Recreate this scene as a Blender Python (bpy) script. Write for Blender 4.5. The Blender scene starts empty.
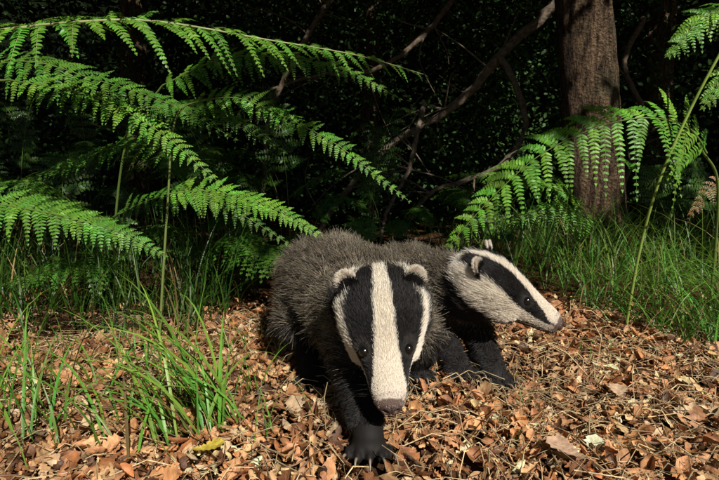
import bpy, math, numpy as np
from mathutils import Vector
rng=np.random.default_rng(7)
R=math.radians
scene=bpy.context.scene
def norm(v):
    v=np.asarray(v,float); return v/(np.linalg.norm(v,axis=-1,keepdims=True)+1e-12)
# ------------------------------------------------------------ materials
def new_mat(name):
    m=bpy.data.materials.new(name); m.use_nodes=True
    nt=m.node_tree; nt.nodes.clear()
    o=nt.nodes.new('ShaderNodeOutputMaterial'); return m,nt,o
def attr_mat(name,rough=.5,spec=.4,trans=0.0,noise=0.0,nscale=60,bump=0.0):
    m,nt,o=new_mat(name); N=nt.nodes; L=nt.links
    a=N.new('ShaderNodeAttribute'); a.attribute_name='Col'
    col=a.outputs['Color']
    p=N.new('ShaderNodeBsdfPrincipled'); p.inputs['Roughness'].default_value=rough
    p.inputs['Specular IOR Level'].default_value=spec
    if noise>0:
        tc=N.new('ShaderNodeTexCoord'); n=N.new('ShaderNodeTexNoise'); n.inputs['Scale'].default_value=nscale; n.inputs['Detail'].default_value=4
        L.new(tc.outputs['Object'],n.inputs['Vector'])
        mr=N.new('ShaderNodeMapRange'); mr.inputs[1].default_value=.3; mr.inputs[2].default_value=.7
        mr.inputs[3].default_value=1-noise; mr.inputs[4].default_value=1+noise
        L.new(n.outputs['Fac'],mr.inputs[0])
        mx=N.new('ShaderNodeVectorMath'); mx.operation='SCALE'; L.new(col,mx.inputs[0]); L.new(mr.outputs[0],mx.inputs['Scale'])
        col=mx.outputs[0]
        if bump>0:
            b=N.new('ShaderNodeBump'); b.inputs['Strength'].default_value=bump; b.inputs['Distance'].default_value=.01
            L.new(n.outputs['Fac'],b.inputs['Height']); L.new(b.outputs[0],p.inputs['Normal'])
    L.new(col,p.inputs['Base Color'])
    if trans>0:
        t=N.new('ShaderNodeBsdfTranslucent'); L.new(col,t.inputs['Color'])
        s=N.new('ShaderNodeMixShader'); s.inputs[0].default_value=trans
        L.new(p.outputs[0],s.inputs[1]); L.new(t.outputs[0],s.inputs[2]); L.new(s.outputs[0],o.inputs[0])
    else: L.new(p.outputs[0],o.inputs[0])
    return m
M_fern=attr_mat('fern_leaf',.42,.4,.25,.3,30)
M_grass=attr_mat('grass_blade',.4,.4,.25,.2,20)
M_litter=attr_mat('dead_leaf',.55,.35,0,.45,70,.5)
M_bark=attr_mat('branch_bark',.85,.2,0,.5,40,.8)
M_leafbg=attr_mat('shrub_leaf',.55,.2,0,0,10)
M_fur=attr_mat('fur',.42,.35,.28)
M_skin=attr_mat('skin',.7,.2)
M_claw=attr_mat('claw',.35,.5,0,.2,200)
def eye_mat():
    m,nt,o=new_mat('eye'); p=nt.nodes.new('ShaderNodeBsdfPrincipled')
    p.inputs['Base Color'].default_value=(.006,.005,.004,1); p.inputs['Roughness'].default_value=.15
    p.inputs['Specular IOR Level'].default_value=1.0
    nt.links.new(p.outputs[0],o.inputs[0]); return m
M_eye=eye_mat()
def nose_mat():
    m,nt,o=new_mat('nose'); N=nt.nodes;L=nt.links
    p=N.new('ShaderNodeBsdfPrincipled'); v=N.new('ShaderNodeTexVoronoi'); v.inputs['Scale'].default_value=480
    tc=N.new('ShaderNodeTexCoord'); L.new(tc.outputs['Object'],v.inputs['Vector'])
    r=N.new('ShaderNodeValToRGB'); r.color_ramp.elements[0].color=(.11,.068,.056,1); r.color_ramp.elements[1].color=(.03,.02,.018,1)
    L.new(v.outputs['Distance'],r.inputs[0]); L.new(r.outputs[0],p.inputs['Base Color'])
    b=N.new('ShaderNodeBump'); b.invert=True; b.inputs['Strength'].default_value=.8; b.inputs['Distance'].default_value=.001
    L.new(v.outputs['Distance'],b.inputs['Height']); L.new(b.outputs[0],p.inputs['Normal'])
    p.inputs['Roughness'].default_value=.38; L.new(p.outputs[0],o.inputs[0]); return m
M_nose=nose_mat()
def ground_mat(nm,c0,c1,sc=35):
    m,nt,o=new_mat(nm); N=nt.nodes;L=nt.links
    p=N.new('ShaderNodeBsdfPrincipled'); p.inputs['Roughness'].default_value=1; p.inputs['Specular IOR Level'].default_value=0
    tc=N.new('ShaderNodeTexCoord'); n=N.new('ShaderNodeTexNoise'); n.inputs['Scale'].default_value=sc; n.inputs['Detail'].default_value=8
    L.new(tc.outputs['Object'],n.inputs['Vector'])
    r=N.new('ShaderNodeValToRGB'); e=r.color_ramp.elements; e[0].position=.3; e[0].color=c0; e[1].position=.75; e[1].color=c1
    L.new(n.outputs['Fac'],r.inputs[0]); L.new(r.outputs[0],p.inputs['Base Color'])
    b=N.new('ShaderNodeBump'); b.inputs['Strength'].default_value=.9; b.inputs['Distance'].default_value=.02
    L.new(n.outputs['Fac'],b.inputs['Height']); L.new(b.outputs[0],p.inputs['Normal']); L.new(p.outputs[0],o.inputs[0]); return m
M_ground=ground_mat('forest_soil',(.02,.012,.007,1),(.16,.085,.04,1))
M_skyblock=ground_mat('dark_block_bank',(.004,.006,.003,1),(.012,.02,.008,1),3)  # near black, background darkness put into the colour of the added bank
def trunk_mat():
    m,nt,o=new_mat('tree_bark'); N=nt.nodes;L=nt.links
    p=N.new('ShaderNodeBsdfPrincipled'); p.inputs['Roughness'].default_value=.9; p.inputs['Specular IOR Level'].default_value=.2
    tc=N.new('ShaderNodeTexCoord'); mp=N.new('ShaderNodeMapping'); mp.inputs['Scale'].default_value=(1,1,.16)
    L.new(tc.outputs['Object'],mp.inputs['Vector'])
    n=N.new('ShaderNodeTexNoise'); n.inputs['Scale'].default_value=38; n.inputs['Detail'].default_value=10; n.inputs['Roughness'].default_value=.75; n.inputs['Distortion'].default_value=.9
    L.new(mp.outputs[0],n.inputs['Vector'])
    nb=N.new('ShaderNodeTexNoise'); nb.inputs['Scale'].default_value=60; nb.inputs['Detail'].default_value=8; L.new(tc.outputs['Object'],nb.inputs['Vector'])
    n2=N.new('ShaderNodeTexNoise'); n2.inputs['Scale'].default_value=3.5; n2.inputs['Detail'].default_value=5; L.new(tc.outputs['Object'],n2.inputs['Vector'])
    r=N.new('ShaderNodeValToRGB'); e=r.color_ramp.elements; e[0].position=.42; e[0].color=(.035,.021,.013,1); e[1].position=.60; e[1].color=(.32,.21,.125,1)
    L.new(n.outputs['Fac'],r.inputs[0])
    mr=N.new('ShaderNodeMapRange'); mr.inputs[1].default_value=.3; mr.inputs[2].default_value=.7; mr.inputs[3].default_value=.6; mr.inputs[4].default_value=1.15; L.new(nb.outputs['Fac'],mr.inputs[0])
    s=N.new('ShaderNodeVectorMath'); s.operation='SCALE'; L.new(r.outputs[0],s.inputs[0]); L.new(mr.outputs[0],s.inputs['Scale'])
    mx=N.new('ShaderNodeMix'); mx.data_type='RGBA'; mx.inputs['B'].default_value=(.12,.12,.06,1)
    m2=N.new('ShaderNodeMapRange'); m2.inputs[1].default_value=.5; m2.inputs[2].default_value=.75; m2.inputs[4].default_value=.5; L.new(n2.outputs['Fac'],m2.inputs[0])
    L.new(m2.outputs[0],mx.inputs['Factor']); L.new(s.outputs[0],mx.inputs['A']); L.new(mx.outputs['Result'],p.inputs['Base Color'])
    ad=N.new('ShaderNodeMath'); ad.operation='ADD'; L.new(n.outputs['Fac'],ad.inputs[0]); L.new(mr.outputs[0],ad.inputs[1])
    b=N.new('ShaderNodeBump'); b.inputs['Strength'].default_value=1; b.inputs['Distance'].default_value=.05
    L.new(ad.outputs[0],b.inputs['Height']); L.new(b.outputs[0],p.inputs['Normal']); L.new(p.outputs[0],o.inputs[0]); return m
M_trunk=trunk_mat()

# ------------------------------------------------------------ mesh helpers
class Geo:
    def __init__(s): s.v=[];s.f=[];s.c=[];s.n=0
    def add(s,v,f,c):
        v=np.asarray(v,float).reshape(-1,3); f=np.asarray(f,int)
        c=np.asarray(c,float)
        if c.ndim==1: c=np.tile(c,(len(v),1))
        s.v.append(v); s.c.append(c[:,:3]); s.f.append(f+s.n); s.n+=len(v)
    def build(s,name,mat,smooth=True,parent=None):
        v=np.concatenate(s.v); c=np.concatenate(s.c)
        me=bpy.data.meshes.new(name)
        me.vertices.add(len(v)); me.vertices.foreach_set('co',v.astype(np.float32).ravel())
        loops=np.concatenate([f.ravel() for f in s.f]); sizes=np.concatenate([np.full(len(f),f.shape[1]) for f in s.f])
        me.loops.add(len(loops)); me.loops.foreach_set('vertex_index',loops.astype(np.int32))
        me.polygons.add(len(sizes)); st=np.concatenate([[0],np.cumsum(sizes)[:-1]])
        me.polygons.foreach_set('loop_start',st.astype(np.int32))
        me.polygons.foreach_set('use_smooth',np.full(len(sizes),smooth))
        me.update(calc_edges=True)
        a=me.attributes.new('Col','FLOAT_COLOR','POINT')
        a.data.foreach_set('color',np.concatenate([c,np.ones((len(c),1))],1).astype(np.float32).ravel())
        me.materials.append(mat)
        ob=bpy.data.objects.new(name,me); scene.collection.objects.link(ob)
        if parent: ob.parent=parent
        return ob
def empty(name):
    e=bpy.data.objects.new(name,None); e.empty_display_size=.1; scene.collection.objects.link(e); return e
def catmull(P,n):
    P=np.asarray(P,float); P=np.vstack([2*P[0]-P[1],P,2*P[-1]-P[-2]]); m=len(P)-3
    t=np.linspace(0,m-1e-6,n); i=t.astype(int); u=(t-i)[:,None]
    a,b,c,d=P[i],P[i+1],P[i+2],P[i+3]
    return .5*(2*b+(c-a)*u+(2*a-5*b+4*c-d)*u**2+(3*b-a-3*c+d)*u**3)
def tube(g,P,rad,col,k=8,wob=0):
    P=np.asarray(P,float); n=len(P); rad=np.broadcast_to(np.asarray(rad,float),(n,))
    T=norm(np.gradient(P,axis=0)); ref=np.array([.31,.2,.93]) if abs(T[0][2])<.8 else np.array([1,.1,0])
    A=norm(np.cross(T,ref)); B=np.cross(T,A)
    th=np.arange(k)*2*np.pi/k
    r=rad[:,None]*(1+wob*rng.standard_normal((n,k)))
    V=P[:,None]+r[...,None]*(A[:,None]*np.cos(th)[None,:,None]+B[:,None]*np.sin(th)[None,:,None])
    i=np.arange(n-1)[:,None]*k; j=np.arange(k)[None]; j2=(j+1)%k
    F=np.stack([i+j,i+j2,i+k+j2,i+k+j],-1).reshape(-1,4)
    g.add(V,F,col)
def place(g,tv,tf,pos,X,Y,Z,sx,sy,sz,col):
    n=len(pos); k=len(tv)
    V=pos[:,None]+tv[None,:,0:1]*X[:,None]*sx[:,None,None]+tv[None,:,1:2]*Y[:,None]*sy[:,None,None]+tv[None,:,2:3]*Z[:,None]*sz[:,None,None]
    F=(tf[None]+np.arange(n)[:,None,None]*k).reshape(-1,tf.shape[1])
    g.add(V.reshape(-1,3),F,np.repeat(col,k,0))
def gz(x,y):
    return .010*np.sin(7*x+1)*np.cos(6*y)+.007*np.sin(17*x+5*y)+.05*np.clip(y-1.5,0,3)*.4+.015*np.sin(2.3*x-1)*np.clip(y-.9,0,1)

# ------------------------------------------------------------ ground
def axis(lo,hi,step,far):
    f=np.arange(lo,hi,step); o=np.geomspace(.15,far,22)
    return np.concatenate([(lo-o)[::-1],f,hi-step+o])
xs=axis(-3,3,.04,150); ys=axis(-.5,6,.04,150)
gx,gy=np.meshgrid(xs,ys); gzv=gz(gx,gy)*np.exp(-np.clip(np.hypot(gx,gy)-8,0,99)/10)
g=Geo(); nx,ny=len(xs),len(ys)
i,j=np.meshgrid(np.arange(nx-1),np.arange(ny-1)); b=(j*nx+i).ravel()
g.add(np.stack([gx,gy,gzv],-1).reshape(-1,3),np.stack([b,b+1,b+nx+1,b+nx],-1),(.1,.1,.1))
g.build('ground',M_ground)
hx,hy=np.meshgrid(np.linspace(-26,26,80),np.linspace(0,1,30))  # added bank behind the wood, blocks the sky to keep the background dark
ang=hx/26*1.1
dist=10.5+hy*7
X_=np.sin(ang)*dist*1.0; Y_=np.cos(ang)*dist
Z_=-.3+8.5*(1-(1-hy)**2.2)+.35*np.sin(hx*.9+hy*4)+.3*np.sin(hx*2.1+2*hy)
g=Geo(); i,j=np.meshgrid(np.arange(79),np.arange(29)); b=(j*80+i).ravel()
g.add(np.stack([X_,Y_,Z_],-1).reshape(-1,3),np.stack([b,b+1,b+81,b+80],-1),(.1,.1,.1)); g.build('sky_block_bank',M_skyblock)

# ------------------------------------------------------------ leaf litter
def leaf_template(ws,curl=.25,fold=.25):
    k=len(ws); s=np.linspace(0,1,k); V=[]
    for a,w in zip(s,ws):
        z=curl*(a-.5)**2
        V+=[(a-.5,-w*.5,z+fold*w*.5),(a-.5,0,z),(a-.5,w*.5,z+fold*w*.5)]
    F=[]
    for q in range(k-1):
        o=q*3; F+=[(o,o+1,o+4,o+3),(o+1,o+2,o+5,o+4)]
    return np.array(V),np.array(F)
oak=leaf_template([.03,.2,.28,.2,.5,.34,.7,.5,.82,.55,.7,.3,.02],.5,.35)
oak2=leaf_template([.03,.05,.3,.16,.55,.3,.75,.4,.6,.3,.3,.02],-.6,-.5)
beech=leaf_template([.03,.3,.5,.6,.55,.35,.02],.7,.6)
roll=leaf_template([.1,.4,.5,.6,.5,.3,.05],.9,1.6)
crumb=leaf_template([.3,.6,.5,.8,.4],1.0,.5)
PAWS=[(.015,.750),(.12,1.01),(-.10,1.01),(.288,1.05),(.218,1.06)]
def sm_(a,b,x): t=np.clip((x-a)/(b-a),0,1); return t*t*(3-2*t)
def litter_cols(n,x,y):
    pal=np.array([(.50,.24,.10),(.66,.39,.19),(.32,.14,.06),(.13,.06,.03),(.76,.54,.32),(.58,.29,.14),(.42,.17,.065)])
    c=pal[rng.choice(len(pal),n,p=[.21,.21,.16,.10,.11,.12,.09])]
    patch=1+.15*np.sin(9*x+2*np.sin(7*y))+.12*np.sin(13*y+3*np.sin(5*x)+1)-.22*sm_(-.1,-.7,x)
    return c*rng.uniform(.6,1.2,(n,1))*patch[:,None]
g=Geo()
def scatter_litter(n,tmpl,smin,smax,xr,yr,hmax,tilt=.5):
    x=rng.uniform(*xr,n); y=rng.uniform(*yr,n)
    keep=(y<1.55+.22*np.sin(3*x+1)+.1*np.sin(9*x)+.35*rng.standard_normal(n)**2*.3)
    hh=rng.uniform(0.002,hmax,n)
    for a,b in PAWS: keep&=~((np.hypot(x-a,y-b+.006)<.046)&(hh>.005))
    x,y,hh=x[keep],y[keep],hh[keep]; n=len(x)
    Z=norm(np.stack([rng.normal(0,tilt,n),rng.normal(0,tilt,n),np.ones(n)],-1))
    a=rng.uniform(0,2*np.pi,n); X=norm(np.cross(np.stack([np.cos(a),np.sin(a),np.zeros(n)],-1),Z)); Y=np.cross(Z,X)
    s=rng.uniform(smin,smax,n); pos=np.stack([x,y,gz(x,y)+hh],-1)
    flip=rng.choice([-1,1],n)
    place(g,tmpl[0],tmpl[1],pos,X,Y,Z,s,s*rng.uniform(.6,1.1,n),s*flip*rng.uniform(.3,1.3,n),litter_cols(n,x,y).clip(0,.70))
XR=(-1.7,1.9); YR=(.35,2.0)
scatter_litter(8500,oak,.028,.062,XR,YR,.022,.55)
scatter_litter(7000,oak2,.02,.052,XR,YR,.024,.65)
scatter_litter(6000,beech,.014,.036,XR,YR,.024,.8)
scatter_litter(7000,roll,.014,.038,XR,YR,.028,.9)
scatter_litter(24000,crumb,.005,.017,XR,YR,.030,.9)
n=7500; x=rng.uniform(*XR,n); y=rng.uniform(.4,1.6,n)
dens=rng.uniform(0,1,n)<np.where((x>-.1)&(y<1.25),1,.35); x,y=x[dens],y[dens]
for a,bb in zip(x,y):
    if abs(a-.02)<.05 and abs(bb-.74)<.06: continue
    L=rng.uniform(.02,.13); d=rng.normal(0,1,3); d[2]=abs(d[2])*.22; d=norm(d)
    p0=np.array([a,bb,gz(a,bb)+.018]); p1=p0+d*L*.5+np.array([rng.normal(0,.006),rng.normal(0,.006),.012]); p2=p0+d*L; p2[2]=max(gz(p2[0],p2[1])+.014,p2[2]-.01)
    c=np.array((.76,.57,.31))*rng.uniform(.3,1.1); tube(g,np.array([p0,p1,p2]),rng.uniform(.0004,.0012),c,3)
g.build('leaf_litter',M_litter)
g=Geo()
for _ in range(170):
    a,bb=rng.uniform(-1.3,1.4),rng.uniform(.45,1.6); L=rng.uniform(.06,.22); an=rng.uniform(0,6.28)
    t=np.linspace(-.5,.5,6); P=np.stack([a+t*L*np.cos(an),bb+t*L*np.sin(an),np.zeros(6)],-1)+rng.normal(0,L*.02,(6,3))
    P[:,2]=gz(P[:,0],P[:,1])+.02+t*rng.normal(0,.12)*L
    tube(g,P,np.linspace(1,.5,6)*rng.uniform(.0012,.0032),np.array((.2,.13,.08))*rng.uniform(.5,1.8),6,.1)
g.build('fallen_twigs',M_bark)
for nm,(lx,ly),s,c,a in [('fallen_leaf',(-.235,.715),.05,(.55,.42,.06),.3),('fallen_leaf',(.315,.70),.065,(.50,.33,.22),2.2),('fallen_leaf',(.52,.93),.055,(.55,.38,.24),1.2)]:
    g=Geo(); t=oak
    place(g,t[0],t[1],np.array([[lx,ly,gz(lx,ly)+.035]]),np.array([[math.cos(a),math.sin(a),.1]]),np.array([[-math.sin(a),math.cos(a),.0]]),np.array([[0,-.3,.95]]),np.array([s]),np.array([s*.9]),np.array([s*.8]),np.array([c]))
    g.build(nm,M_litter)

# ------------------------------------------------------------ grass
def blades(g,x,y,L,w,lean,az,col,st=8):
    n=len(x); t=np.linspace(0,1,st)[None,:]
    d=np.stack([np.cos(az),np.sin(az)],-1); px=np.stack([-np.sin(az),np.cos(az)],-1)
    tw=rng.normal(0,.5,n); px=np.stack([px[:,0]*np.cos(tw)-px[:,1]*np.sin(tw),px[:,0]*np.sin(tw)+px[:,1]*np.cos(tw)],-1)
    ang=lean[:,None]*(t**1.3)*1.0+lean[:,None]*.15
    ds=L[:,None]/(st-1)
    hx=np.concatenate([np.zeros((n,1)),np.cumsum(np.sin(ang[:,1:])*ds,1)],1); hz=np.concatenate([np.zeros((n,1)),np.cumsum(np.cos(ang[:,1:])*ds,1)],1)
    base=np.stack([x,y,gz(x,y)],-1)
    C=base[:,None]+np.concatenate([d[:,None]*hx[...,None],hz[...,None]],-1)
    C[...,2]=np.maximum(C[...,2],base[:,None,2]+.02)
    ww=w[:,None]*.5*np.clip(1.05-t**2.2,.02,1)*np.clip(.5+2*t,0,1)
    off=np.concatenate([px[:,None]*ww[...,None],np.zeros((n,st,1))],-1)
    mid=C+np.array([0,0,-.25])*ww[...,None]
    V=np.stack([C-off,mid,C+off],2).reshape(-1,3)
    F=[]
    for q in range(st-1):
        o=q*3; F+=[(o,o+1,o+4,o+3),(o+1,o+2,o+5,o+4)]
    F=(np.array(F)[None]+np.arange(n)[:,None,None]*st*3).reshape(-1,4)
    cc=np.repeat(col,st*3,0)*np.tile(np.repeat(np.linspace(.75,1.15,st),3),n)[:,None]
    g.add(V,F,cc)
def gcol(n,base=(.055,.15,.022)):
    c=np.array(base)*rng.uniform(.6,1.4,(n,1)); c[:,0]*=rng.uniform(.7,1.7,n)
    dead=rng.uniform(0,1,n)<.07; c[dead]=np.array((.35,.26,.11))*rng.uniform(.6,1.1,(dead.sum(),1)); return c
def tuft(g,cx,cy,sp,n,Lr,wr,lean=(.3,1.4),az=None,azs=3.2,base=(.055,.15,.022)):
    x=rng.normal(cx,sp,n); y=rng.normal(cy,sp,n)
    a=rng.uniform(-math.pi,math.pi,n) if az is None else rng.normal(az,azs,n)
    blades(g,x,y,rng.uniform(*Lr,n),rng.uniform(*wr,n),rng.uniform(*lean,n),a,gcol(n,base))
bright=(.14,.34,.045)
g=Geo()
tuft(g,-.27,.83,.035,40,(.18,.38),(.004,.008),(.9,1.7),math.pi*.97,.6,bright)
tuft(g,-.34,.80,.04,24,(.14,.30),(.003,.007),(.8,1.7),math.pi*.9,.9,bright)
tuft(g,-.55,.80,.07,26,(.12,.28),(.003,.006),(.6,1.6),math.pi,.9,bright)
tuft(g,-.24,.97,.03,14,(.08,.2),(.002,.005),(.5,1.5),None,0,bright)
tuft(g,-.70,.95,.07,34,(.15,.35),(.003,.006),(.5,1.6),None,0,bright)
tuft(g,-.42,1.05,.07,22,(.12,.28),(.002,.006),(.5,1.6),None,0,bright)
tuft(g,-.13,.80,.03,7,(.07,.14),(.0015,.003),(.2,1.2),None,0,bright)
tuft(g,1.22,1.42,.05,34,(.35,.65),(.003,.007),(1.2,2.1),math.pi,.45,bright)
for _ in range(34):
    tuft(g,rng.uniform(-1.0,-.25),rng.uniform(.7,1.35),.03,6,(.05,.17),(.0015,.004),(.4,1.6),None,0,bright)
for _ in range(14):
    tuft(g,rng.uniform(.25,1.2),rng.uniform(.75,1.4),.02,4,(.03,.08),(.0015,.003),(.3,1.5),None,0,bright)
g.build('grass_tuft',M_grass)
g=Geo()
def band(n,xr,yr,Lr,wr,lean,base,thr=0):
    k=max(1,n//12)
    cx=rng.uniform(*xr,k); cy=rng.uniform(*yr,k)
    x=np.repeat(cx,12)+rng.normal(0,.04,k*12); y=np.repeat(cy,12)+rng.normal(0,.04,k*12); m=len(x)
    ls=np.repeat(rng.uniform(.5,1.15,k),12)
    blades(g,x,y,rng.uniform(*Lr,m)*ls,rng.uniform(*wr,m),rng.uniform(*lean,m),rng.uniform(-math.pi,math.pi,m),gcol(m,base))
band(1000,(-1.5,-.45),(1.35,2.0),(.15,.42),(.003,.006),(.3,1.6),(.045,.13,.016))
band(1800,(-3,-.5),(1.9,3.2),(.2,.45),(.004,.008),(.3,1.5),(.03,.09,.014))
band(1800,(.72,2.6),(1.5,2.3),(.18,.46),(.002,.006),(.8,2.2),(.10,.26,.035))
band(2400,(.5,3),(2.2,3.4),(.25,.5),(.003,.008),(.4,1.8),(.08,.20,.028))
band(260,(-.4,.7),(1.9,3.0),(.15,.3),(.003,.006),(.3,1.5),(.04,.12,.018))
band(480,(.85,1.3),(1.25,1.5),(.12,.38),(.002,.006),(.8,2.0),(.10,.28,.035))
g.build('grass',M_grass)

# ------------------------------------------------------------ bracken
def pin_template(lobed):
    if lobed:
        s=[0,.1,.2,.3,.4,.5,.6,.7,.8,.9,1]; w=[.3,1,.62,.98,.55,.88,.48,.72,.4,.42,.03]
    else:
        s=[0,.12,.4,.7,.9,1]; w=[.45,1,.92,.72,.4,.04]
    V=[];F=[]
    for a,b in zip(s,w): V+=[(a,-b*.5,.08*b-.12*a*a),(a,0,-.12*a*a),(a,b*.5,.08*b-.12*a*a)]
    for q in range(len(s)-1):
        o=q*3; F+=[(o,o+1,o+4,o+3),(o+1,o+2,o+5,o+4)]
    return np.array(V),np.array(F)
PT=pin_template(True); PS=pin_template(False)
PD=(np.array([(0,0,0),(.35,-.5,.03),(1,0,-.1),(.35,.5,.03)],float),np.array([(0,1,2,3)]))
def frond(g,gs,ctrl,Lmax,npairs,N,npin,psize,tmpl,col,droop=.3,aspect=.36,fwd=22,power=.75,r0=.0025,base_rise=.7,stemcol=(.16,.26,.05),s0=0.0,asym=1.0):
    P=catmull(ctrl,160); seg=np.linalg.norm(np.diff(P,axis=0),axis=1); al=np.concatenate([[0],np.cumsum(seg)]); al/=al[-1]
    tube(gs,P[::4],np.linspace(r0,r0*.3,len(P[::4])),stemcol,5)
    N=norm(N); pos=[];X=[];Y=[];Z=[];ln=[];wd=[];cc=[]
    for s in s0+(1-s0)*((np.arange(npairs)+.5)/npairs)**.92:
        idx=min(np.searchsorted(al,s),158); p=P[idx]; T=norm(P[idx+1]-P[max(idx-1,0)])
        S=norm(np.cross(T,N)); Np=norm(np.cross(S,T)); u=(s-s0)/(1-s0)
        for side in(-1,1):
            a=R(fwd+rng.normal(0,6)+20*u); D=norm(side*S*math.cos(a)+T*math.sin(a)+Np*rng.normal(0,.16))
            L=Lmax*min(1,base_rise+2.2*u)*max(.05,(1-u)**power)*rng.uniform(.8,1.1)*(asym if side>0 else 1)
            m=max(3,int(round(npin*(.35+.65*L/Lmax)))); r=(np.arange(m)+.6)/m
            dr=droop*rng.uniform(.5,1.6)
            q=p+D*L*r[:,None]+np.array([0,0,-1])*dr*L*(r**2)[:,None]
            td=norm(D+np.array([0,0,-1])*dr*2*r[:,None])
            Nn=norm(Np-td*np.sum(Np*td,1)[:,None]); lat=np.cross(Nn,td)
            if m>3: tube(gs,np.vstack([p,q[::3],q[-1:]]),np.linspace(.0011,.0003,len(q[::3])+2)*(psize/.012)**.4,stemcol,3)
            pl=psize*(L/Lmax)**.35*np.clip(1.12-r**1.6,.15,1)
            c=col*rng.uniform(.75,1.25)*np.array([rng.uniform(.8,1.35),1,1])
            for sd in(-1,1):
                dn=norm(lat*sd*.9+td*.42+rng.normal(0,.09,(m,3)))
                pos.append(q);X.append(dn);zz=norm(Nn+rng.normal(0,.18,(m,3)));yy=norm(np.cross(zz,dn));Y.append(yy);Z.append(np.cross(dn,yy))
                ln.append(pl*rng.uniform(.85,1.12,m)); wd.append(np.full(m,L/m*.98).clip(0,psize*aspect*1.4)); cc.append(np.tile(c,(m,1))*rng.uniform(.8,1.2,(m,1)))
            pos.append(q[-1:]);X.append(td[-1:]);Z.append(Nn[-1:]);Y.append(norm(np.cross(Nn[-1:],td[-1:])));ln.append(np.array([psize*.35]));wd.append(np.array([psize*.18]));cc.append(np.array([c]))
    pos,X,Y,Z,ln,wd,cc=[np.concatenate(a) for a in(pos,X,Y,Z,ln,wd,cc)]
    place(g,tmpl[0],tmpl[1],pos,X,Y,Z,ln,wd,ln,cc)
G1=np.array((.11,.31,.028)); G2=np.array((.075,.22,.022)); G3=np.array((.145,.37,.036))
def plant(name,parts):
    e=empty(name); g=Geo(); gs=Geo()
    for p in parts:
        if p[0]=='stem':
            tube(gs,catmull(p[1],24),np.linspace(p[2],p[3],24),p[4] if len(p)>4 else (.17,.25,.06),7)
        else: frond(g,gs,*p[1],**p[2])
    if g.n: g.build('fronds',M_fern,parent=e)
    gs.build('stems',M_grass,parent=e)
NF=(0,-.75,.65)
plant('bracken_fern',[
 ('stem',[(-1.35,1.25,0),(-1.25,1.2,.4),(-1.0,1.06,.70),(-.793,1.036,.76)],.006,.0035),
 ('f',([(-.793,1.036,.765),(-.585,1.038,.787),(-.438,1.09,.805),(-.216,1.19,.797),(.0,1.26,.78),(.19,1.336,.748)],.15,34,(0,-.55,.8),16,.017,PT,G1),dict(droop=.35,r0=.0034,power=.6,stemcol=(.45,.48,.22),base_rise=.9)),
 ('f',([(-1.0,1.0,.80),(-.8,.98,.86),(-.55,1.0,.89),(-.25,1.08,.90)],.15,26,(0,-.4,.9),14,.016,PT,G1),dict(droop=.3)),
 ('f',([(-1.236,1.55,.82),(-1.0,1.5,.83),(-.80,1.48,.774),(-.55,1.42,.69),(-.344,1.38,.58)],.13,30,NF,14,.016,PT,G2),dict()),
])
plant('bracken_fern',[
 ('stem',[(-1.15,1.4,0),(-1.12,1.36,.4),(-1.05,1.3,.70),(-.913,1.284,.726)],.005,.003),
 ('f',([(-.913,1.284,.726),(-.676,1.229,.676),(-.504,1.17,.594),(-.40,1.13,.52),(-.303,1.106,.439)],.095,30,NF,12,.0125,PT,G3),dict(droop=.2,r0=.0022)),
 ('stem',[(-1.1,1.25,0),(-1.08,1.2,.25),(-.98,1.12,.41),(-.873,1.10,.416)],.004,.0025),
 ('f',([(-.873,1.10,.416),(-.689,1.1,.381),(-.551,1.096,.342),(-.441,1.091,.285)],.10,26,NF,12,.0125,PT,G1),dict(droop=.2,r0=.0022)),
])
plant('bracken_fern',[
 ('stem',[(-.572,1.334,0),(-.560,1.35,.2),(-.545,1.37,.42),(-.53,1.38,.60),(-.50,1.38,.67),(-.43,1.38,.695)],.004,.0022,(.2,.26,.07)),
 ('f',([(-.47,1.38,.685),(-.37,1.38,.70),(-.282,1.38,.678),(-.081,1.32,.575),(.03,1.28,.49),(.136,1.253,.406)],.082,32,NF,12,.0115,PT,G1),dict(droop=.2,r0=.0024)),
 ('f',([(-.545,1.37,.43),(-.409,1.355,.437),(-.244,1.302,.394),(-.15,1.27,.35),(-.073,1.243,.300)],.085,30,NF,12,.012,PT,G3),dict(droop=.2,r0=.0022)),
 ('f',([(-.535,1.38,.56),(-.66,1.38,.57),(-.80,1.36,.52),(-.95,1.3,.44)],.08,26,NF,12,.012,PT,G2),dict(droop=.2,r0=.0022)),
])
plant('bracken_fern',[
 ('stem',[(-.9,1.75,0.02),(-.87,1.7,.3),(-.75,1.58,.62),(-.60,1.50,.76)],.005,.003),
 ('f',([(-.60,1.50,.76),(-.42,1.48,.83),(-.24,1.45,.83),(-.03,1.40,.775),(.12,1.37,.69)],.115,32,NF,14,.014,PT,G1),dict()),
 ('f',([(-.66,1.53,.70),(-.5,1.5,.70),(-.35,1.48,.64),(-.22,1.46,.55)],.09,24,NF,12,.013,PT,G2),dict()),
 ('f',([(-.86,1.67,.35),(-.65,1.6,.42),(-.42,1.55,.38),(-.2,1.5,.26)],.10,24,NF,12,.014,PT,G2*.8),dict()),
])
plant('bracken_fern',[
 ('stem',[(1.16,1.56,0),(1.15,1.54,.25),(1.09,1.47,.47),(1.014,1.439,.559)],.005,.0035),
 ('f',([(1.03,1.44,.55),(.985,1.425,.60),(.922,1.405,.632),(.789,1.376,.643),(.648,1.373,.609),(.511,1.376,.539),(.403,1.387,.441),(.32,1.39,.35),(.254,1.39,.27)],.185,26,(-.1,-.8,.55),17,.021,PS,G3),dict(droop=.45,r0=.003,fwd=14,power=.62,base_rise=.85,aspect=.27)),
])
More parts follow.
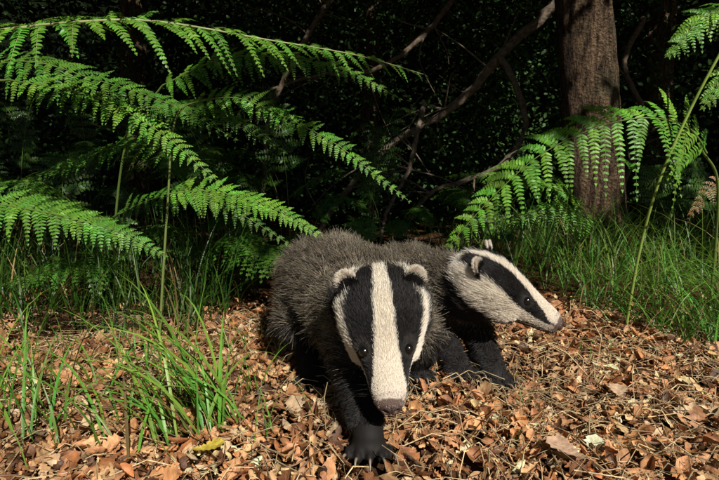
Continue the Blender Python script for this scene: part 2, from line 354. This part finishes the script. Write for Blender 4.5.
plant('bracken_fern',[
 ('stem',[(.81,1.43,0),(.83,1.41,.264),(.845,1.36,.468),(.896,1.327,.656),(.952,1.293,.816),(1.02,1.26,.99)],.0045,.0036,(.32,.45,.09)),
 ('f',([(1.10,1.35,.90),(1.0,1.35,.93),(.923,1.345,.90),(.836,1.343,.80)],.12,18,NF,13,.015,PS,G3),dict(droop=.4)),
 ('f',([(1.16,1.33,.72),(1.08,1.34,.78),(1.0,1.33,.76),(.93,1.33,.66)],.11,16,NF,13,.015,PS,G3),dict(droop=.4)),
 ('stem',[(1.3,1.42,0),(1.33,1.40,.5),(1.25,1.36,.8),(1.10,1.35,.90)],.005,.003),
 ('stem',[(1.3,1.42,.2),(1.28,1.38,.55),(1.16,1.33,.72)],.004,.003),
])
plant('bracken_fern',[
 ('stem',[(.98,1.8,0.01),(.95,1.78,.2),(.85,1.73,.36),(.745,1.705,.408)],.004,.003),
 ('f',([(.80,1.71,.40),(.70,1.71,.45),(.6,1.712,.48),(.497,1.714,.496),(.40,1.715,.50),(.30,1.715,.49)],.11,24,(0,-.5,.85),12,.014,PT,G1),dict(droop=.3)),
 ('f',([(.85,1.73,.33),(.74,1.7,.37),(.62,1.68,.37),(.50,1.66,.32)],.10,20,NF,12,.014,PT,G1),dict(droop=.3)),
])
DRY=np.array((.30,.20,.08))
plant('dead_bracken_fern',[
 ('stem',[(1.45,1.75,0),(1.44,1.73,.25),(1.36,1.7,.42),(1.30,1.68,.46)],.004,.003,(.25,.16,.08)),
 ('f',([(1.34,1.69,.45),(1.26,1.68,.47),(1.19,1.66,.43),(1.13,1.65,.34)],.07,12,(-.2,-.95,.2),9,.011,PS,DRY),dict(droop=.35,stemcol=(.25,.16,.08),aspect=.25)),
])
g=Geo(); gs=Geo()
def under(n,xr,yr,h,col,L=(.35,.7)):
    for _ in range(n):
        x,y=rng.uniform(*xr),rng.uniform(*yr); z=gz(x,y); H=rng.uniform(*h); a=rng.uniform(0,6.28); l=rng.uniform(*L)
        dx,dy=math.cos(a),math.sin(a)*.7-.25
        c=[(x,y,z+.02),(x+dx*.03,y+dy*.03,z+H*.6),(x+dx*l*.3,y+dy*l*.3,z+H),(x+dx*l*.65,y+dy*l*.65,z+H*.97),(x+dx*l,y+dy*l,z+H*.72)]
        frond(g,gs,c,rng.uniform(.13,.22),20,(0,-.3,.95),10,.03,PD,col*rng.uniform(.7,1.2),s0=.35,aspect=.35,droop=.3)
under(22,(-3,-.6),(2.0,3.2),(.35,.9),G2*.7)
under(22,(-3.5,.3),(2.8,4.2),(.5,1.2),G2*.5)
under(8,(-.4,.9),(2.3,3.4),(.18,.42),G2*.7,(.25,.45))
under(8,(1.6,3),(2.4,3.8),(.3,.7),G2*.7)
under(8,(-1.3,-.5),(1.7,2.2),(.12,.35),G2*.8,(.25,.5))
g.add(np.concatenate(gs.v),np.concatenate(gs.f),np.concatenate(gs.c))
g.build('bracken_undergrowth',M_fern)

# ------------------------------------------------------------ trees, branches
LT=(np.array([(0,0,0),(.3,-.28,.05),(.7,-.22,.03),(1,0,-.05),(.7,.22,.03),(.3,.28,.05)],float),np.array([(0,1,2,3),(0,3,4,5)]))
def leafscatter(g,pos,size,col,flat=1.0):
    n=len(pos); Z=norm(rng.normal(0,1,(n,3))+np.array([0,-.5,.9])*flat); a=norm(rng.normal(0,1,(n,3))); X=norm(np.cross(a,Z)); Y=np.cross(Z,X)
    s=size*rng.uniform(.6,1.3,n); c=np.array(col)*rng.uniform(.5,1.5,(n,1))
    place(g,LT[0],LT[1],pos,X,Y,Z,s,s,s,c)
def tree(name,x,y,r,H,lean,crown=0,seed=0,limbs=5):
    e=empty(name); g=Geo()
    n=90; t=np.linspace(0,1,n); k=64
    P=np.stack([x+lean[0]*t*H+.02*np.sin(5*t+seed),y+lean[1]*t*H,gz(x,y)-.05+t*H],-1)
    rad=r*(1-.4*t)*(1+.35*np.exp(-t*H/.18))
    th=np.arange(k)*2*np.pi/k
    rr=rad[:,None]*(1+.03*np.sin(5*th[None]+3*t[:,None]*H+seed)+.015*np.sin(13*th[None]+2*np.sin(6*t[:,None]*H))+.012*np.abs(np.sin(22*th[None]+3*np.sin(4*t[:,None]*H)))+.008*rng.standard_normal((n,k))+.10*np.exp(-t[:,None]*H/.2)*np.sin(4*th[None]+seed))
    V=P[:,None]+np.stack([rr*np.cos(th),rr*np.sin(th),np.zeros_like(rr)],-1)
    i=np.arange(n-1)[:,None]*k; j=np.arange(k)[None]; j2=(j+1)%k
    g.add(V,np.stack([i+j,i+j2,i+k+j2,i+k+j],-1).reshape(-1,4),(.1,.1,.1))
    for q in range(limbs):
        f=.5+.45*q/limbs; p=P[int(f*n)]; a=seed+q*2.4; l=rng.uniform(1.2,2.2)
        C=[p,p+np.array([math.cos(a)*.4*l,math.sin(a)*.4*l,.25*l]),p+np.array([math.cos(a)*.75*l,math.sin(a)*.75*l,.3*l]),p+np.array([math.cos(a)*l,math.sin(a)*l,.5*l])]
        tube(g,catmull(C,14),np.linspace(r*.35,r*.08,14),(.1,.1,.1),10,.04)
    g.build('trunk',M_trunk,parent=e)
    if crown:
        top=P[-1]; gl=Geo()
        cc=top+rng.normal(0,1,(40,3))*np.array([1.3,1.3,.5]); pos=cc[rng.integers(0,40,crown)]+rng.normal(0,.22,(crown,3))
        pos=pos[pos[:,2]>3.8]; pos=pos[(pos[:,1]>1.2)]
        leafscatter(gl,pos,.09,(.03,.075,.015)); gl.build('crown',M_leafbg,parent=e)
tree('oak_tree',1.60,3.2,.19,4.6,(-.115,.0),7000,0,5)
tree('oak_tree',-2.6,5.6,.16,4.8,(.03,0),4000,2,4)
tree('oak_tree',3.3,5.4,.18,4.8,(-.02,0),4000,4,4)
tree('oak_tree',.1,6.3,.13,4.8,(.02,0),4000,5,4)
BC=(.16,.125,.09)
def branch(name,C,r0,r1,subs=0,col=BC):
    g=Geo(); P=catmull(C,40); P=P+rng.normal(0,.004,P.shape); tube(g,P,np.linspace(r0,r1,40),col,10,.05)
    for _ in range(subs):
        i=rng.integers(6,38); p=P[i]; d=norm(rng.normal(0,1,3)*np.array([1,.5,1])); l=rng.uniform(.2,.6)
        Q=catmull([p,p+d*l*.5+rng.normal(0,.03,3),p+d*l+rng.normal(0,.06,3)+np.array([0,0,-.05])],10); tube(g,Q,np.linspace(.009,.002,10),col,5,.05)
    g.build(name,M_bark)
branch('fallen_branch',[(1.62,3.55,2.05),(1.413,3.72,1.79),(1.12,3.75,1.535),(.873,3.8,1.233),(.635,3.82,1.05),(.204,3.9,.785),(-.167,4.0,.378),(-.4,4.05,0)],.042,.022,14)
branch('fallen_branch',[(1.05,3.74,1.47),(1.165,3.66,1.24),(1.225,3.62,.907),(1.02,3.5,.639),(.75,3.5,.52),(.5,3.55,.42),(.3,3.6,.1)],.026,.014,8)
branch('fallen_branch',[(.50,3.75,1.12),(.42,3.6,.85),(.36,3.55,.6),(.2,3.5,.3),(.15,3.5,.05)],.02,.012,6)
branch('fallen_branch',[(-.1,4.3,2.3),(-.35,4.2,1.9),(-.5,4.1,1.6),(-.75,4.1,1.1),(-.8,4.1,.6),(-.9,4.1,0)],.03,.016,12,(.12,.09,.06))
branch('fallen_branch',[(.9,4.2,2.2),(.5,4.1,1.7),(.1,4.1,1.45),(-.4,4.1,1.4),(-1.0,4.1,1.2)],.026,.01,12,(.12,.09,.06))
branch('fallen_branch',[(2.4,4.2,1.9),(2.2,4.1,1.5),(2.35,4.0,1.0),(2.2,4.0,.5),(2.3,4.0,0)],.026,.014,8,(.12,.09,.06))
g=Geo()
def clumps(n,per,xr,yr,zr,sp,size,col):
    c=np.stack([rng.uniform(*xr,n),rng.uniform(*yr,n),rng.uniform(*zr,n)],-1)
    pos=np.repeat(c,per,0)+rng.normal(0,sp,(n*per,3)); pos[:,2]=np.maximum(pos[:,2],.02)
    leafscatter(g,pos,size,col)
clumps(260,80,(-4,4),(4.3,5.6),(0,3.2),.17,.05,(.025,.062,.014))  # leaf colours lowered with depth, background darkness put into the colour
clumps(90,80,(-1,1.6),(4.1,4.8),(.5,2.2),.12,.035,(.035,.08,.018))
clumps(60,80,(.9,3.2),(3.9,4.8),(0.2,2.2),.14,.045,(.035,.085,.016))
g.build('woodland_shrubs',M_leafbg)
g=Geo()
clumps(420,60,(-8,8),(6.5,8.5),(0,4.4),.35,.13,(.010,.024,.007))  # darkest leaves, depth darkness put into their colour
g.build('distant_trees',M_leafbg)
g=Geo(); n=64000  # leaf layer added out of view overhead to keep sun off the background
pos=np.stack([rng.uniform(-5,8,n),rng.uniform(-3.4,13,n),rng.uniform(3.95,4.4,n)],-1)
xx=pos[:,0]; pos[:,2]+=np.clip(pos[:,1]-6,0,9)*.45
edge=np.interp(xx,[-5,0,1.3,1.9,2.55,3.05,4,8],[-1.95,-1.95,-2.15,-2.5,-2.35,-1.9,-1.8,-1.8])+.12*np.sin(3.1*xx)+.1*np.sin(7.3*xx+1)
keep=(pos[:,1]>edge)
hole=((xx-3.15)/.65)**2+((pos[:,1]+.6)/1.3)**2<1  # gap left in the added layer so sun reaches the trunk
keep&=~(hole&(rng.uniform(0,1,n)<.9))
hole2=((xx-2.35)/.9)**2+((pos[:,1]-.5)/.9)**2<1
keep&=~(hole2&(rng.uniform(0,1,n)<.5))
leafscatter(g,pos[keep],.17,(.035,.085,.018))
g.build('shade_canopy',M_leafbg)

# ------------------------------------------------------------ badgers
def ellipsoid(c,r,Rm=None,nu=20,nv=14):
    u=np.arange(nu)*2*np.pi/nu; v=np.linspace(0,np.pi,nv+1)[1:-1]
    V=[(0,0,1)]+[(math.sin(b)*math.cos(a),math.sin(b)*math.sin(a),math.cos(b)) for b in v for a in u]+[(0,0,-1)]
    F3=[];F4=[];m=len(v)
    for j in range(nu):
        F3.append((0,1+j,1+(j+1)%nu)); l=1+(m-1)*nu; F3.append((len(V)-1,l+(j+1)%nu,l+j))
    for i in range(m-1):
        for j in range(nu): F4.append((1+i*nu+j,1+(i+1)*nu+j,1+(i+1)*nu+(j+1)%nu,1+i*nu+(j+1)%nu))
    V=np.array(V)*np.array(r)
    if Rm is not None: V=V@Rm.T
    return V+np.array(c),F3,F4
class Raw:
    def __init__(s): s.v=[];s.f=[];s.n=0
    def add(s,V,*Fs):
        s.v.append(np.asarray(V));
        for F in Fs: s.f+= [tuple(int(a)+s.n for a in f) for f in F]
        s.n+=len(V)
HS=np.array([ # x, halfwidth, top, bottom
(-.062,.045,.036,-.045),(-.03,.060,.049,-.056),(0,.068,.054,-.060),(.03,.066,.050,-.057),(.06,.054,.041,-.050),(.085,.0405,.033,-.043),
(.11,.0315,.027,-.037),(.135,.0275,.022,-.032),(.152,.0235,.018,-.027),(.162,.016,.011,-.021)])
def head_raw(Hc,Rm):
    xs=np.linspace(HS[0,0],HS[-1,0],26); w=np.interp(xs,HS[:,0],HS[:,1]);t=np.interp(xs,HS[:,0],HS[:,2]);b=np.interp(xs,HS[:,0],HS[:,3])
    k=32; th=np.arange(k)*2*np.pi/k; V=[]
    for x,ww,tt,bb in zip(xs,w,t,b):
        y=ww*np.sign(np.sin(th))*np.abs(np.sin(th))**.92; z=np.where(np.cos(th)>0,tt,-bb)*np.sign(np.cos(th))*np.abs(np.cos(th))**.92
        V+=list(np.stack([np.full(k,x),y,z],-1))
    n=len(xs); V.append(np.array([xs[0]-.01,0,0])); V.append(np.array([xs[-1]+.004,0,(t[-1]+b[-1])/2]))
    F=[]
    for i in range(n-1):
        for j in range(k): F.append((i*k+j,i*k+(j+1)%k,(i+1)*k+(j+1)%k,(i+1)*k+j))
    T=[]
    for j in range(k): T.append((n*k,(j+1)%k,j)); T.append((n*k+1,(n-1)*k+j,(n-1)*k+(j+1)%k))
    V=np.array(V)@Rm.T+Hc
    return V,F,T
def sm(a,b,x): t=np.clip((x-a)/(b-a),0,1); return t*t*(3-2*t)
def make_badger(name,spine,legs,Hc,fwd,up,seed,nbody,nhead,S=1.0):
    global rng
    rng=np.random.default_rng(seed)
    e=empty(name)
    f=norm(fwd); l=norm(np.cross(up,f)); u=np.cross(f,l); Rm=np.stack([f,l,u],1)*S
    Ri=np.stack([f,l,u],1)/S
    Hc=np.array(Hc,float)
    raw=Raw()
    spc=catmull(np.array(spine,float),60)
    for i in range(60):
        c=spc[i]; t3=norm(spc[min(i+1,59)][:3]-spc[max(i-1,0)][:3]); A=norm(np.cross(t3,(0,0,1))); B=np.cross(A,t3)
        raw.add(*ellipsoid(c[:3],(c[3],min(c[3],c[4])*.75,c[4]),np.stack([A,t3,B],1)))
    raw.add(*head_raw(Hc,Rm))
    for s in(-1,1):
        raw.add(*ellipsoid(Hc+Rm@np.array([.045,s*.032,-.022]),(.04,.028,.03),Rm))
        raw.add(*ellipsoid(Hc+Rm@np.array([.066,s*.026,.020]),(.022,.013,.012),Rm))
    gc=Geo()
    for lg in legs:
        P=np.array(lg['p'],float); C=catmull(P,22)
        for c in C: raw.add(*ellipsoid(c[:3],(c[3],)*3,None,14,10))
        d=norm(np.array([lg['d'][0],lg['d'][1],0])); s=np.array([-d[1],d[0],0]); pw=P[-1,:3].copy(); pw[2]=gz(pw[0],pw[1])+.027
        Rp=np.stack([d,s,np.array([0,0,1.])],1)
        raw.add(*ellipsoid(pw+np.array([0,0,.004]),(.030,.028,.021),Rp))
        for q in range(5):
            o=(q-2)*.0142; fw=.033-.0035*(q-2)**2
            dq=norm(d+s*(q-2)*.14)
            raw.add(*ellipsoid(pw+dq*fw+s*o+np.array([0,0,-.003]),(.016,.0066,.0110),Rp,12,8))
            base=pw+dq*(fw+.013)+s*o*1.05+np.array([0,0,.001])
            l_=rng.uniform(.9,1.15)
            C2=catmull([base,base+dq*.010*l_+np.array([0,0,.002]),base+dq*.021*l_+np.array([0,0,-.008])],7)
            tube(gc,C2,np.array([.0026,.0026,.0024,.002,.0016,.001,.0003]),(.26,.21,.15),6)
    gc.build('claws',M_claw,parent=e)
    me=bpy.data.meshes.new('raw'); me.from_pydata([tuple(v) for v in np.concatenate(raw.v)],[],raw.f); me.update()
    ob=bpy.data.objects.new('raw',me); scene.collection.objects.link(ob)
    m=ob.modifiers.new('r','REMESH'); m.mode='VOXEL'; m.voxel_size=.0036
    m2=ob.modifiers.new('s','SMOOTH'); m2.factor=.5; m2.iterations=3
    dg=bpy.context.evaluated_depsgraph_get(); ev=ob.evaluated_get(dg); em=bpy.data.meshes.new_from_object(ev)
    bpy.data.objects.remove(ob)
    nv=len(em.vertices); co=np.zeros(nv*3,np.float32); em.vertices.foreach_get('co',co); co=co.reshape(-1,3).astype(float)
    em.calc_loop_triangles(); tr=np.zeros(len(em.loop_triangles)*3,np.int32); em.loop_triangles.foreach_get('vertices',tr); tr=tr.reshape(-1,3)
    fn=np.cross(co[tr[:,1]]-co[tr[:,0]],co[tr[:,2]]-co[tr[:,0]]); area=np.linalg.norm(fn,axis=1)/2
    vn=np.zeros_like(co)
    for q in range(3): np.add.at(vn,tr[:,q],fn)
    vn=norm(vn)
    spine3=spc[:,:3]
    def local(p): return (p-Hc)@Ri
    def isnear(q):
        x=q[:,0]; rad=np.hypot(q[:,1],q[:,2])
        return (rad<np.interp(x,[-.1,.03,.06,.09,.12,.17],[.12,.095,.080,.062,.050,.042]))&(x<.178)
    def pattern(p,rn):
        q=local(p); x=q[:,0]; th=np.degrees(np.arctan2(np.abs(q[:,1]),q[:,2]+.006))
        c=np.interp(x,[-.1,-.05,0,.05,.075,.1,.12,.14],[15,14,14,18,24,33,46,66])
        b=np.interp(x,[-.1,-.03,0,.04,.075,.1,.125,.150],[54,57,58,63,73,78,82,76])
        w=np.interp(x,[-.1,-.03,.03,.08,.14],[98,110,122,126,128])
        cheek=(th>b)&(th<w)
        lim=np.where(cheek,-.120,-.085-.02*np.cos(np.radians(th)))
        hd=(x+.012*rn>lim)&isnear(q)
        j=rn*1.8
        white=(th+j<c)|((th+j>b)&(th+2*j<w))
        return hd,white,x,th,q
    def skin_color(p):
        hd,wh,x,th,q=pattern(p,np.zeros(len(p)))
        c=np.tile((.06,.05,.04),(len(p),1)); c[hd&wh]=(.6,.52,.43); c[hd&~wh]=(.018,.016,.015)
        mz=hd&(x>.152); c[mz]=(.13,.085,.07)
        c[(~hd)&(p[:,2]<.12)]=(.016,.014,.013)
        return c
    gb=Geo(); gb.add(co,tr,skin_color(co)); gb.build('body',M_skin,parent=e); bpy.data.meshes.remove(em)
    EL=[np.array([.080,s*.0375,.0225]) for s in(-1,1)]
    lv=local(co); eyes=[]
    for E in EL:
        d=norm(np.array([.25,E[1]/abs(E[1])*.75,.55])); 
        near=np.linalg.norm(lv[:,[0,2]]-E[[0,2]],axis=1)<.006; near&=(lv[:,1]*E[1]>0)&(np.abs(lv[:,1])<.08)
        y=np.median(lv[near,1]) if near.any() else E[1]
        eyes.append(np.array([E[0],y,E[2]])-d*.0014)
    cen=(co[tr].mean(1)); lc=local(cen); ish=(lc[:,0]>-.07)&isnear(lc)
    def roots(n,wt):
        p=area*wt; p=p/p.sum(); k=rng.choice(len(tr),n,p=p); a=rng.uniform(0,1,(n,2)); fl=a.sum(1)>1; a[fl]=1-a[fl]
        A,B,C=co[tr[k,0]],co[tr[k,1]],co[tr[k,2]]; P=A+(B-A)*a[:,:1]+(C-A)*a[:,1:]
        Nn=norm(vn[tr[k]].mean(1)); return P,Nn
    low=1+5*sm(.10,.04,cen[:,2])
    P1,N1=roots(nbody,np.where(ish,0,1.)*low); P2,N2=roots(nhead,np.where(ish,1.,0)*np.where(lc[:,0]>.05,1.6,1))
    P=np.concatenate([P1,P2]); Nn=np.concatenate([N1,N2])
    okk=np.ones(len(P),bool); lp=local(P); ed=np.full(len(P),9.)
    for ey in eyes: dd_=np.linalg.norm((lp-ey)*np.array([.75,1,1]),axis=1); okk&=dd_>.0092; ed=np.minimum(ed,dd_)
    okk&=lp[:,0]<.161
    P,Nn,ed=P[okk],Nn[okk],ed[okk]; n=len(P)
    rn=rng.standard_normal(n)
    hd,wh,x,th,q=pattern(P,rn)
    D2=((P[:,None,:]-spine3[None,::3,:])**2).sum(-1); ni=D2.argmin(1)*3; ni=np.clip(ni,1,58)
    flow=norm(spine3[ni-1]-spine3[ni+1])
    hf=-f[None]*np.ones((n,1)); 
    leg=(~hd)&(P[:,2]<.125)
    legk=sm(.15,.10,P[:,2])
    hk=(sm(-.12,-.06,x)*isnear(q))[:,None]
    fl=flow*(1-hk)+hf*hk
    fl=fl+np.array([0,0,-1])*(.35*(1-hk)+1.2*legk[:,None]*(1-hk))
    fl=norm(fl-Nn*np.sum(fl*Nn,1)[:,None])
    clump=np.sin(P[:,0]*160)+np.sin(P[:,1]*170+1)+np.sin(P[:,2]*150)
    F1=np.stack([np.sin(P[:,1]*95+3*np.sin(P[:,2]*50))+np.sin(P[:,2]*140+P[:,0]*60),np.sin(P[:,2]*105+3*np.sin(P[:,0]*45))+np.sin(P[:,0]*150),np.sin(P[:,0]*100+3*np.sin(P[:,1]*55))+np.sin(P[:,1]*135)],-1)
    lift=np.where(hd,.25,.42)
    cheek=hd&(x<.06)&(th>55)&(th<135)
    lift=np.where(cheek,.45,lift); lift=np.where(leg,.30,lift)
    L=np.where(hd,np.interp(x,[-.08,0,.05,.09,.13,.16],[.020,.012,.009,.0065,.0045,.003]),.037)
    L=np.where(cheek,np.interp(x,[-.06,0,.04,.06],[.028,.022,.014,.010]),L)
    L=np.where((~hd)&(q[:,0]>-.15)&(np.linalg.norm(q,axis=1)<.2),.026,L)
    L=np.where(leg,np.interp(P[:,2],[0,.04,.08,.125],[.006,.008,.015,.028]),L)
    L=L*rng.uniform(.6,1.3,n)*(1+.06*clump)
    jit=rng.normal(0,1,(n,3))*np.where(hd,.10,.15)[:,None]+F1*np.where(hd,.035,.15)[:,None]
    d0=norm(Nn*(lift+.25)[:,None]+fl*.8+jit); d1=norm(Nn*(lift*.45)[:,None]+fl+jit*1.5)
    K=5; t=np.linspace(0,1,K)
    pts=P[:,None]+L[:,None,None]*(d0[:,None]*(t-.5*t*t)[None,:,None]+d1[:,None]*(.5*t*t)[None,:,None]*1.1)
    pts-=Nn[:,None]*.001
    col=np.zeros((n,K,3)); rv=rng.uniform(.76,1.1,(n,1,1))
    white=np.array((.98,.905,.785)); black=np.array((.030,.027,.026))
    pale=np.array((.66,.55,.40)); 
    col[:]=black*rv*1.0
    hm=hd&wh; col[hm]=(white*rv[hm]).clip(0,1)
    back=sm(.10,.17,P[:,2])
    bd=(~hd)&(rng.uniform(0,1,n)<.10+.90*back)&(~leg|(P[:,2]>.1))
    prof=np.array([.6,.8,.22,.32,1.4])[None,:,None]
    patch=(1+.16*F1[:,0]+.14*np.sin(P[:,1]*23+P[:,0]*17))[:,None,None]
    col[bd]=(pale*prof*rv[bd]*patch[bd]).clip(0,.9)
    dk=bd&(rng.uniform(0,1,n)<.30); col[dk]=black*1.4
    mz=hd&(x>.146)&(rng.uniform(0,1,n)<.7); col[mz]=np.array((.40,.31,.26))*rv[mz]
    mouth=hd&(x>.075)&(np.abs(th-117)<3.5); col[mouth]=np.array((.05,.035,.03))
    ring=hd&(ed<.0145); col[ring]=np.array((.065,.057,.052))*rv[ring]
    chin=hd&(th>134); col[chin]=black*1.5
    rad=np.where(hd,.00030,.00040)[:,None]*np.array([1,1,.85,.6,.15])[None]*rng.uniform(.7,1.2,(n,1))
    gear=Geo(); EP=[];EC=[];ER=[]
    for s in(-1,1):
        e0=np.array([-.030,s*.051,.033]); ue=norm([-.58,s*.46,.62]); nn=np.array([.75,s*.15,.62]); nn=norm(nn-ue*np.dot(ue,nn)); ac=np.cross(ue,nn)
        def ept(a,b):
            w=.0175*np.sqrt(np.clip(1-(b*.98)**2.8,0,1)); cup=.004*(a*a)*(1-.3*b)+.001*b
            return e0+ue*(b*.032-.008)[...,None]+ac*(a*w)[...,None]+nn*(cup-.002)[...,None]
        uu=np.linspace(-1,1,11); vv=np.linspace(0,1,8)
        bb_,aa_=np.meshgrid(vv,uu,indexing='ij'); V=ept(aa_.ravel(),bb_.ravel()); C=np.where(bb_.ravel()[:,None]>.62,np.array([(.5,.43,.35)]),np.array([(.02,.018,.017)]))
        F=[(i*11+j,i*11+j+1,(i+1)*11+j+1,(i+1)*11+j) for i in range(7) for j in range(10)]
        W=V@Rm.T+Hc; gear.add(W,F,C)
        m=6500; a=rng.uniform(-1,1,m); b=rng.uniform(0,1,m)**.8
        sd=np.where(rng.uniform(0,1,m)<.5,-1,1)[:,None]
        p=ept(a,b)+nn*sd*.0012
        dd=norm(ue*1.0+ac*(a*.45)[:,None]+nn*sd*.35+rng.normal(0,.18,(m,3))); LL=rng.uniform(.004,.011,m)
        pp=p[:,None]+dd[:,None]*(LL[:,None]*t[None])[...,None]
        EP.append(pp@Rm.T+Hc); rim=(b+.20*np.abs(a)**3+rng.normal(0,.07,m))>.66
        EC.append(np.where(rim[:,None,None],white*.92,black)*np.ones((1,K,1))); ER.append(np.full((m,1),.00030)*np.array([1,1,.85,.6,.15])[None])
    gear.build('ears',M_skin,parent=e)
    pts=np.concatenate([pts]+EP); col=np.concatenate([col]+EC); rad=np.concatenate([rad]+ER)
    WP=[];
    for s in(-1,1):
        for q2 in range(9):
            p=np.array([.135-.006*(q2%3),s*.024,-.004-.006*(q2//3)]); dd=norm([.25-.3*rng.uniform(),s*1.0,-.15+rng.normal(0,.25)]); Lw=rng.uniform(.02,.04)
            WP.append(p+dd*(Lw*t)[:,None]+np.array([-.3,0,-.4])*(Lw*t**2)[:,None]*.5)
    WP=np.array(WP)@Rm.T+Hc; pts=np.concatenate([pts,WP]); col=np.concatenate([col,np.full((len(WP),K,3),.06)]); rad=np.concatenate([rad,np.full((len(WP),1),.00022)*np.array([1,.9,.7,.5,.2])[None]])
    n=len(pts)
    cu=bpy.data.hair_curves.new('fur'); cu.add_curves([K]*n)
    cu.position_data.foreach_set('vector',pts.astype(np.float32).ravel())
    a=cu.attributes.get('radius') or cu.attributes.new('radius','FLOAT','POINT'); a.data.foreach_set('value',rad.astype(np.float32).ravel())
    a=cu.attributes.new('Col','FLOAT_COLOR','POINT'); a.data.foreach_set('color',np.concatenate([col,np.ones((n,K,1))],-1).astype(np.float32).ravel())
    cu.materials.append(M_fur); ho=bpy.data.objects.new('fur',cu); scene.collection.objects.link(ho); ho.parent=e
    for ey,nm in zip(eyes,('eye_right','eye_left')):
        c=Rm@ey+Hc; V,F3,F4=ellipsoid(c,(.0086*S,)*3,None,24,16)
        ge=Geo(); ge.add(V,F3,(.01,.01,.01)); ge.f.append(np.array(F4)); ge.build(nm,M_eye,parent=e)
    V,F3,F4=ellipsoid((0,0,0),(1,1,1),None,64,44)
    V2=V*np.array([.0105,.0170,.0130]); 
    V2[:,1]*=1-.28*np.clip(-V[:,2],0,1); 
    for s in(-1,1):
        c=np.array([.0075,s*.0080,.0045]); dd=np.linalg.norm((V2-c)*np.array([.5,1.0,1.4]),axis=1); V2[:,0]-=.008*np.exp(-(dd/.0036)**2); V2[:,2]-=.003*np.exp(-(dd/.0036)**2)
    V2[:,0]-=.002*np.exp(-(V2[:,1]/.0010)**2)*(V[:,0]>0)
    V2=(V2+np.array([.160,0,-.001]))@Rm.T+Hc
    gn=Geo(); gn.add(V2,F3,(.05,.03,.03)); gn.f.append(np.array(F4)); gn.build('nose',M_nose,parent=e)
    return e
make_badger('badger',
 [(-.13,1.45,.16,.06,.06),(-.115,1.40,.187,.105,.092),(-.085,1.29,.208,.126,.096),(-.045,1.17,.212,.132,.093),(-.0,1.06,.204,.127,.090),(.03,.98,.194,.114,.085),(.045,.90,.200,.086,.076),(.045,.85,.215,.066,.062)],
 [dict(p=[(-.045,1.0,.16,.058),(-.02,.92,.125,.044),(.006,.80,.070,.031),(.015,.750,.035,.026)],d=(.02,-1)),
  dict(p=[(.10,1.0,.16,.055),(.125,1.01,.10,.040),(.125,1.04,.05,.028),(.12,1.02,.025,.026)],d=(0,-1)),
  dict(p=[(-.12,1.22,.17,.07),(-.145,1.12,.12,.048),(-.125,1.13,.06,.03),(-.10,1.02,.025,.027)],d=(.1,-1)),
  dict(p=[(.0,1.40,.16,.07),(.02,1.34,.10,.05),(.02,1.38,.05,.03),(.02,1.32,.025,.027)],d=(0,-1))],
 (.039,.815,.228),(.05,-.66,-.72),(-.03,-.75,.66),11,115000,75000,1.04)
make_badger('badger',
 [(.13,1.72,.12,.06,.06),(.135,1.66,.145,.095,.085),(.145,1.55,.163,.108,.090),(.165,1.42,.17,.114,.088),(.195,1.30,.176,.110,.086),(.222,1.21,.183,.097,.082),(.248,1.13,.195,.080,.074),(.272,1.075,.213,.064,.060)],
 [dict(p=[(.250,1.17,.15,.054),(.278,1.13,.11,.040),(.292,1.09,.06,.029),(.300,1.035,.03,.025)],d=(.45,-1)),
  dict(p=[(.160,1.18,.15,.052),(.190,1.13,.11,.038),(.212,1.10,.06,.028),(.222,1.045,.03,.025)],d=(.3,-1)),
  dict(p=[(.21,1.58,.13,.055),(.23,1.5,.09,.04),(.22,1.54,.05,.03),(.23,1.47,.025,.026)],d=(.2,-1)),
  dict(p=[(.05,1.6,.13,.055),(.06,1.54,.09,.04),(.06,1.58,.05,.03),(.07,1.52,.025,.026)],d=(.2,-1))],
 (.290,1.055,.235),(.146,-.050,-.088),(.05,-.25,.94),23,75000,60000,1.05)

# ------------------------------------------------------------ light, world, camera
s=norm([.31,-.71,.63]); el=math.asin(s[2]); 
sun=bpy.data.lights.new('sun','SUN'); sun.energy=5.0; sun.angle=R(.5); sun.color=(1,.95,.87)
so=bpy.data.objects.new('sun',sun); scene.collection.objects.link(so)
so.rotation_euler=Vector(-s).to_track_quat('-Z','Y').to_euler()
w=bpy.data.worlds.new('World'); scene.world=w; w.use_nodes=True; nt=w.node_tree
bg=nt.nodes['Background']; sk=nt.nodes.new('ShaderNodeTexSky'); sk.sky_type='NISHITA'; sk.sun_disc=False
sk.sun_elevation=el; sk.sun_rotation=math.atan2(s[0],s[1]); nt.links.new(sk.outputs[0],bg.inputs[0]); bg.inputs[1].default_value=.025
cam=bpy.data.cameras.new('camera'); cam.lens=24; cam.sensor_width=36; cam.clip_start=.02; cam.clip_end=500
co=bpy.data.objects.new('camera',cam); scene.collection.objects.link(co); co.location=(0,0,.43); co.rotation_euler=(R(90-5.5),0,0)
scene.camera=co
scene.view_settings.view_transform='Standard'; scene.view_settings.look='None'; scene.view_settings.exposure=0
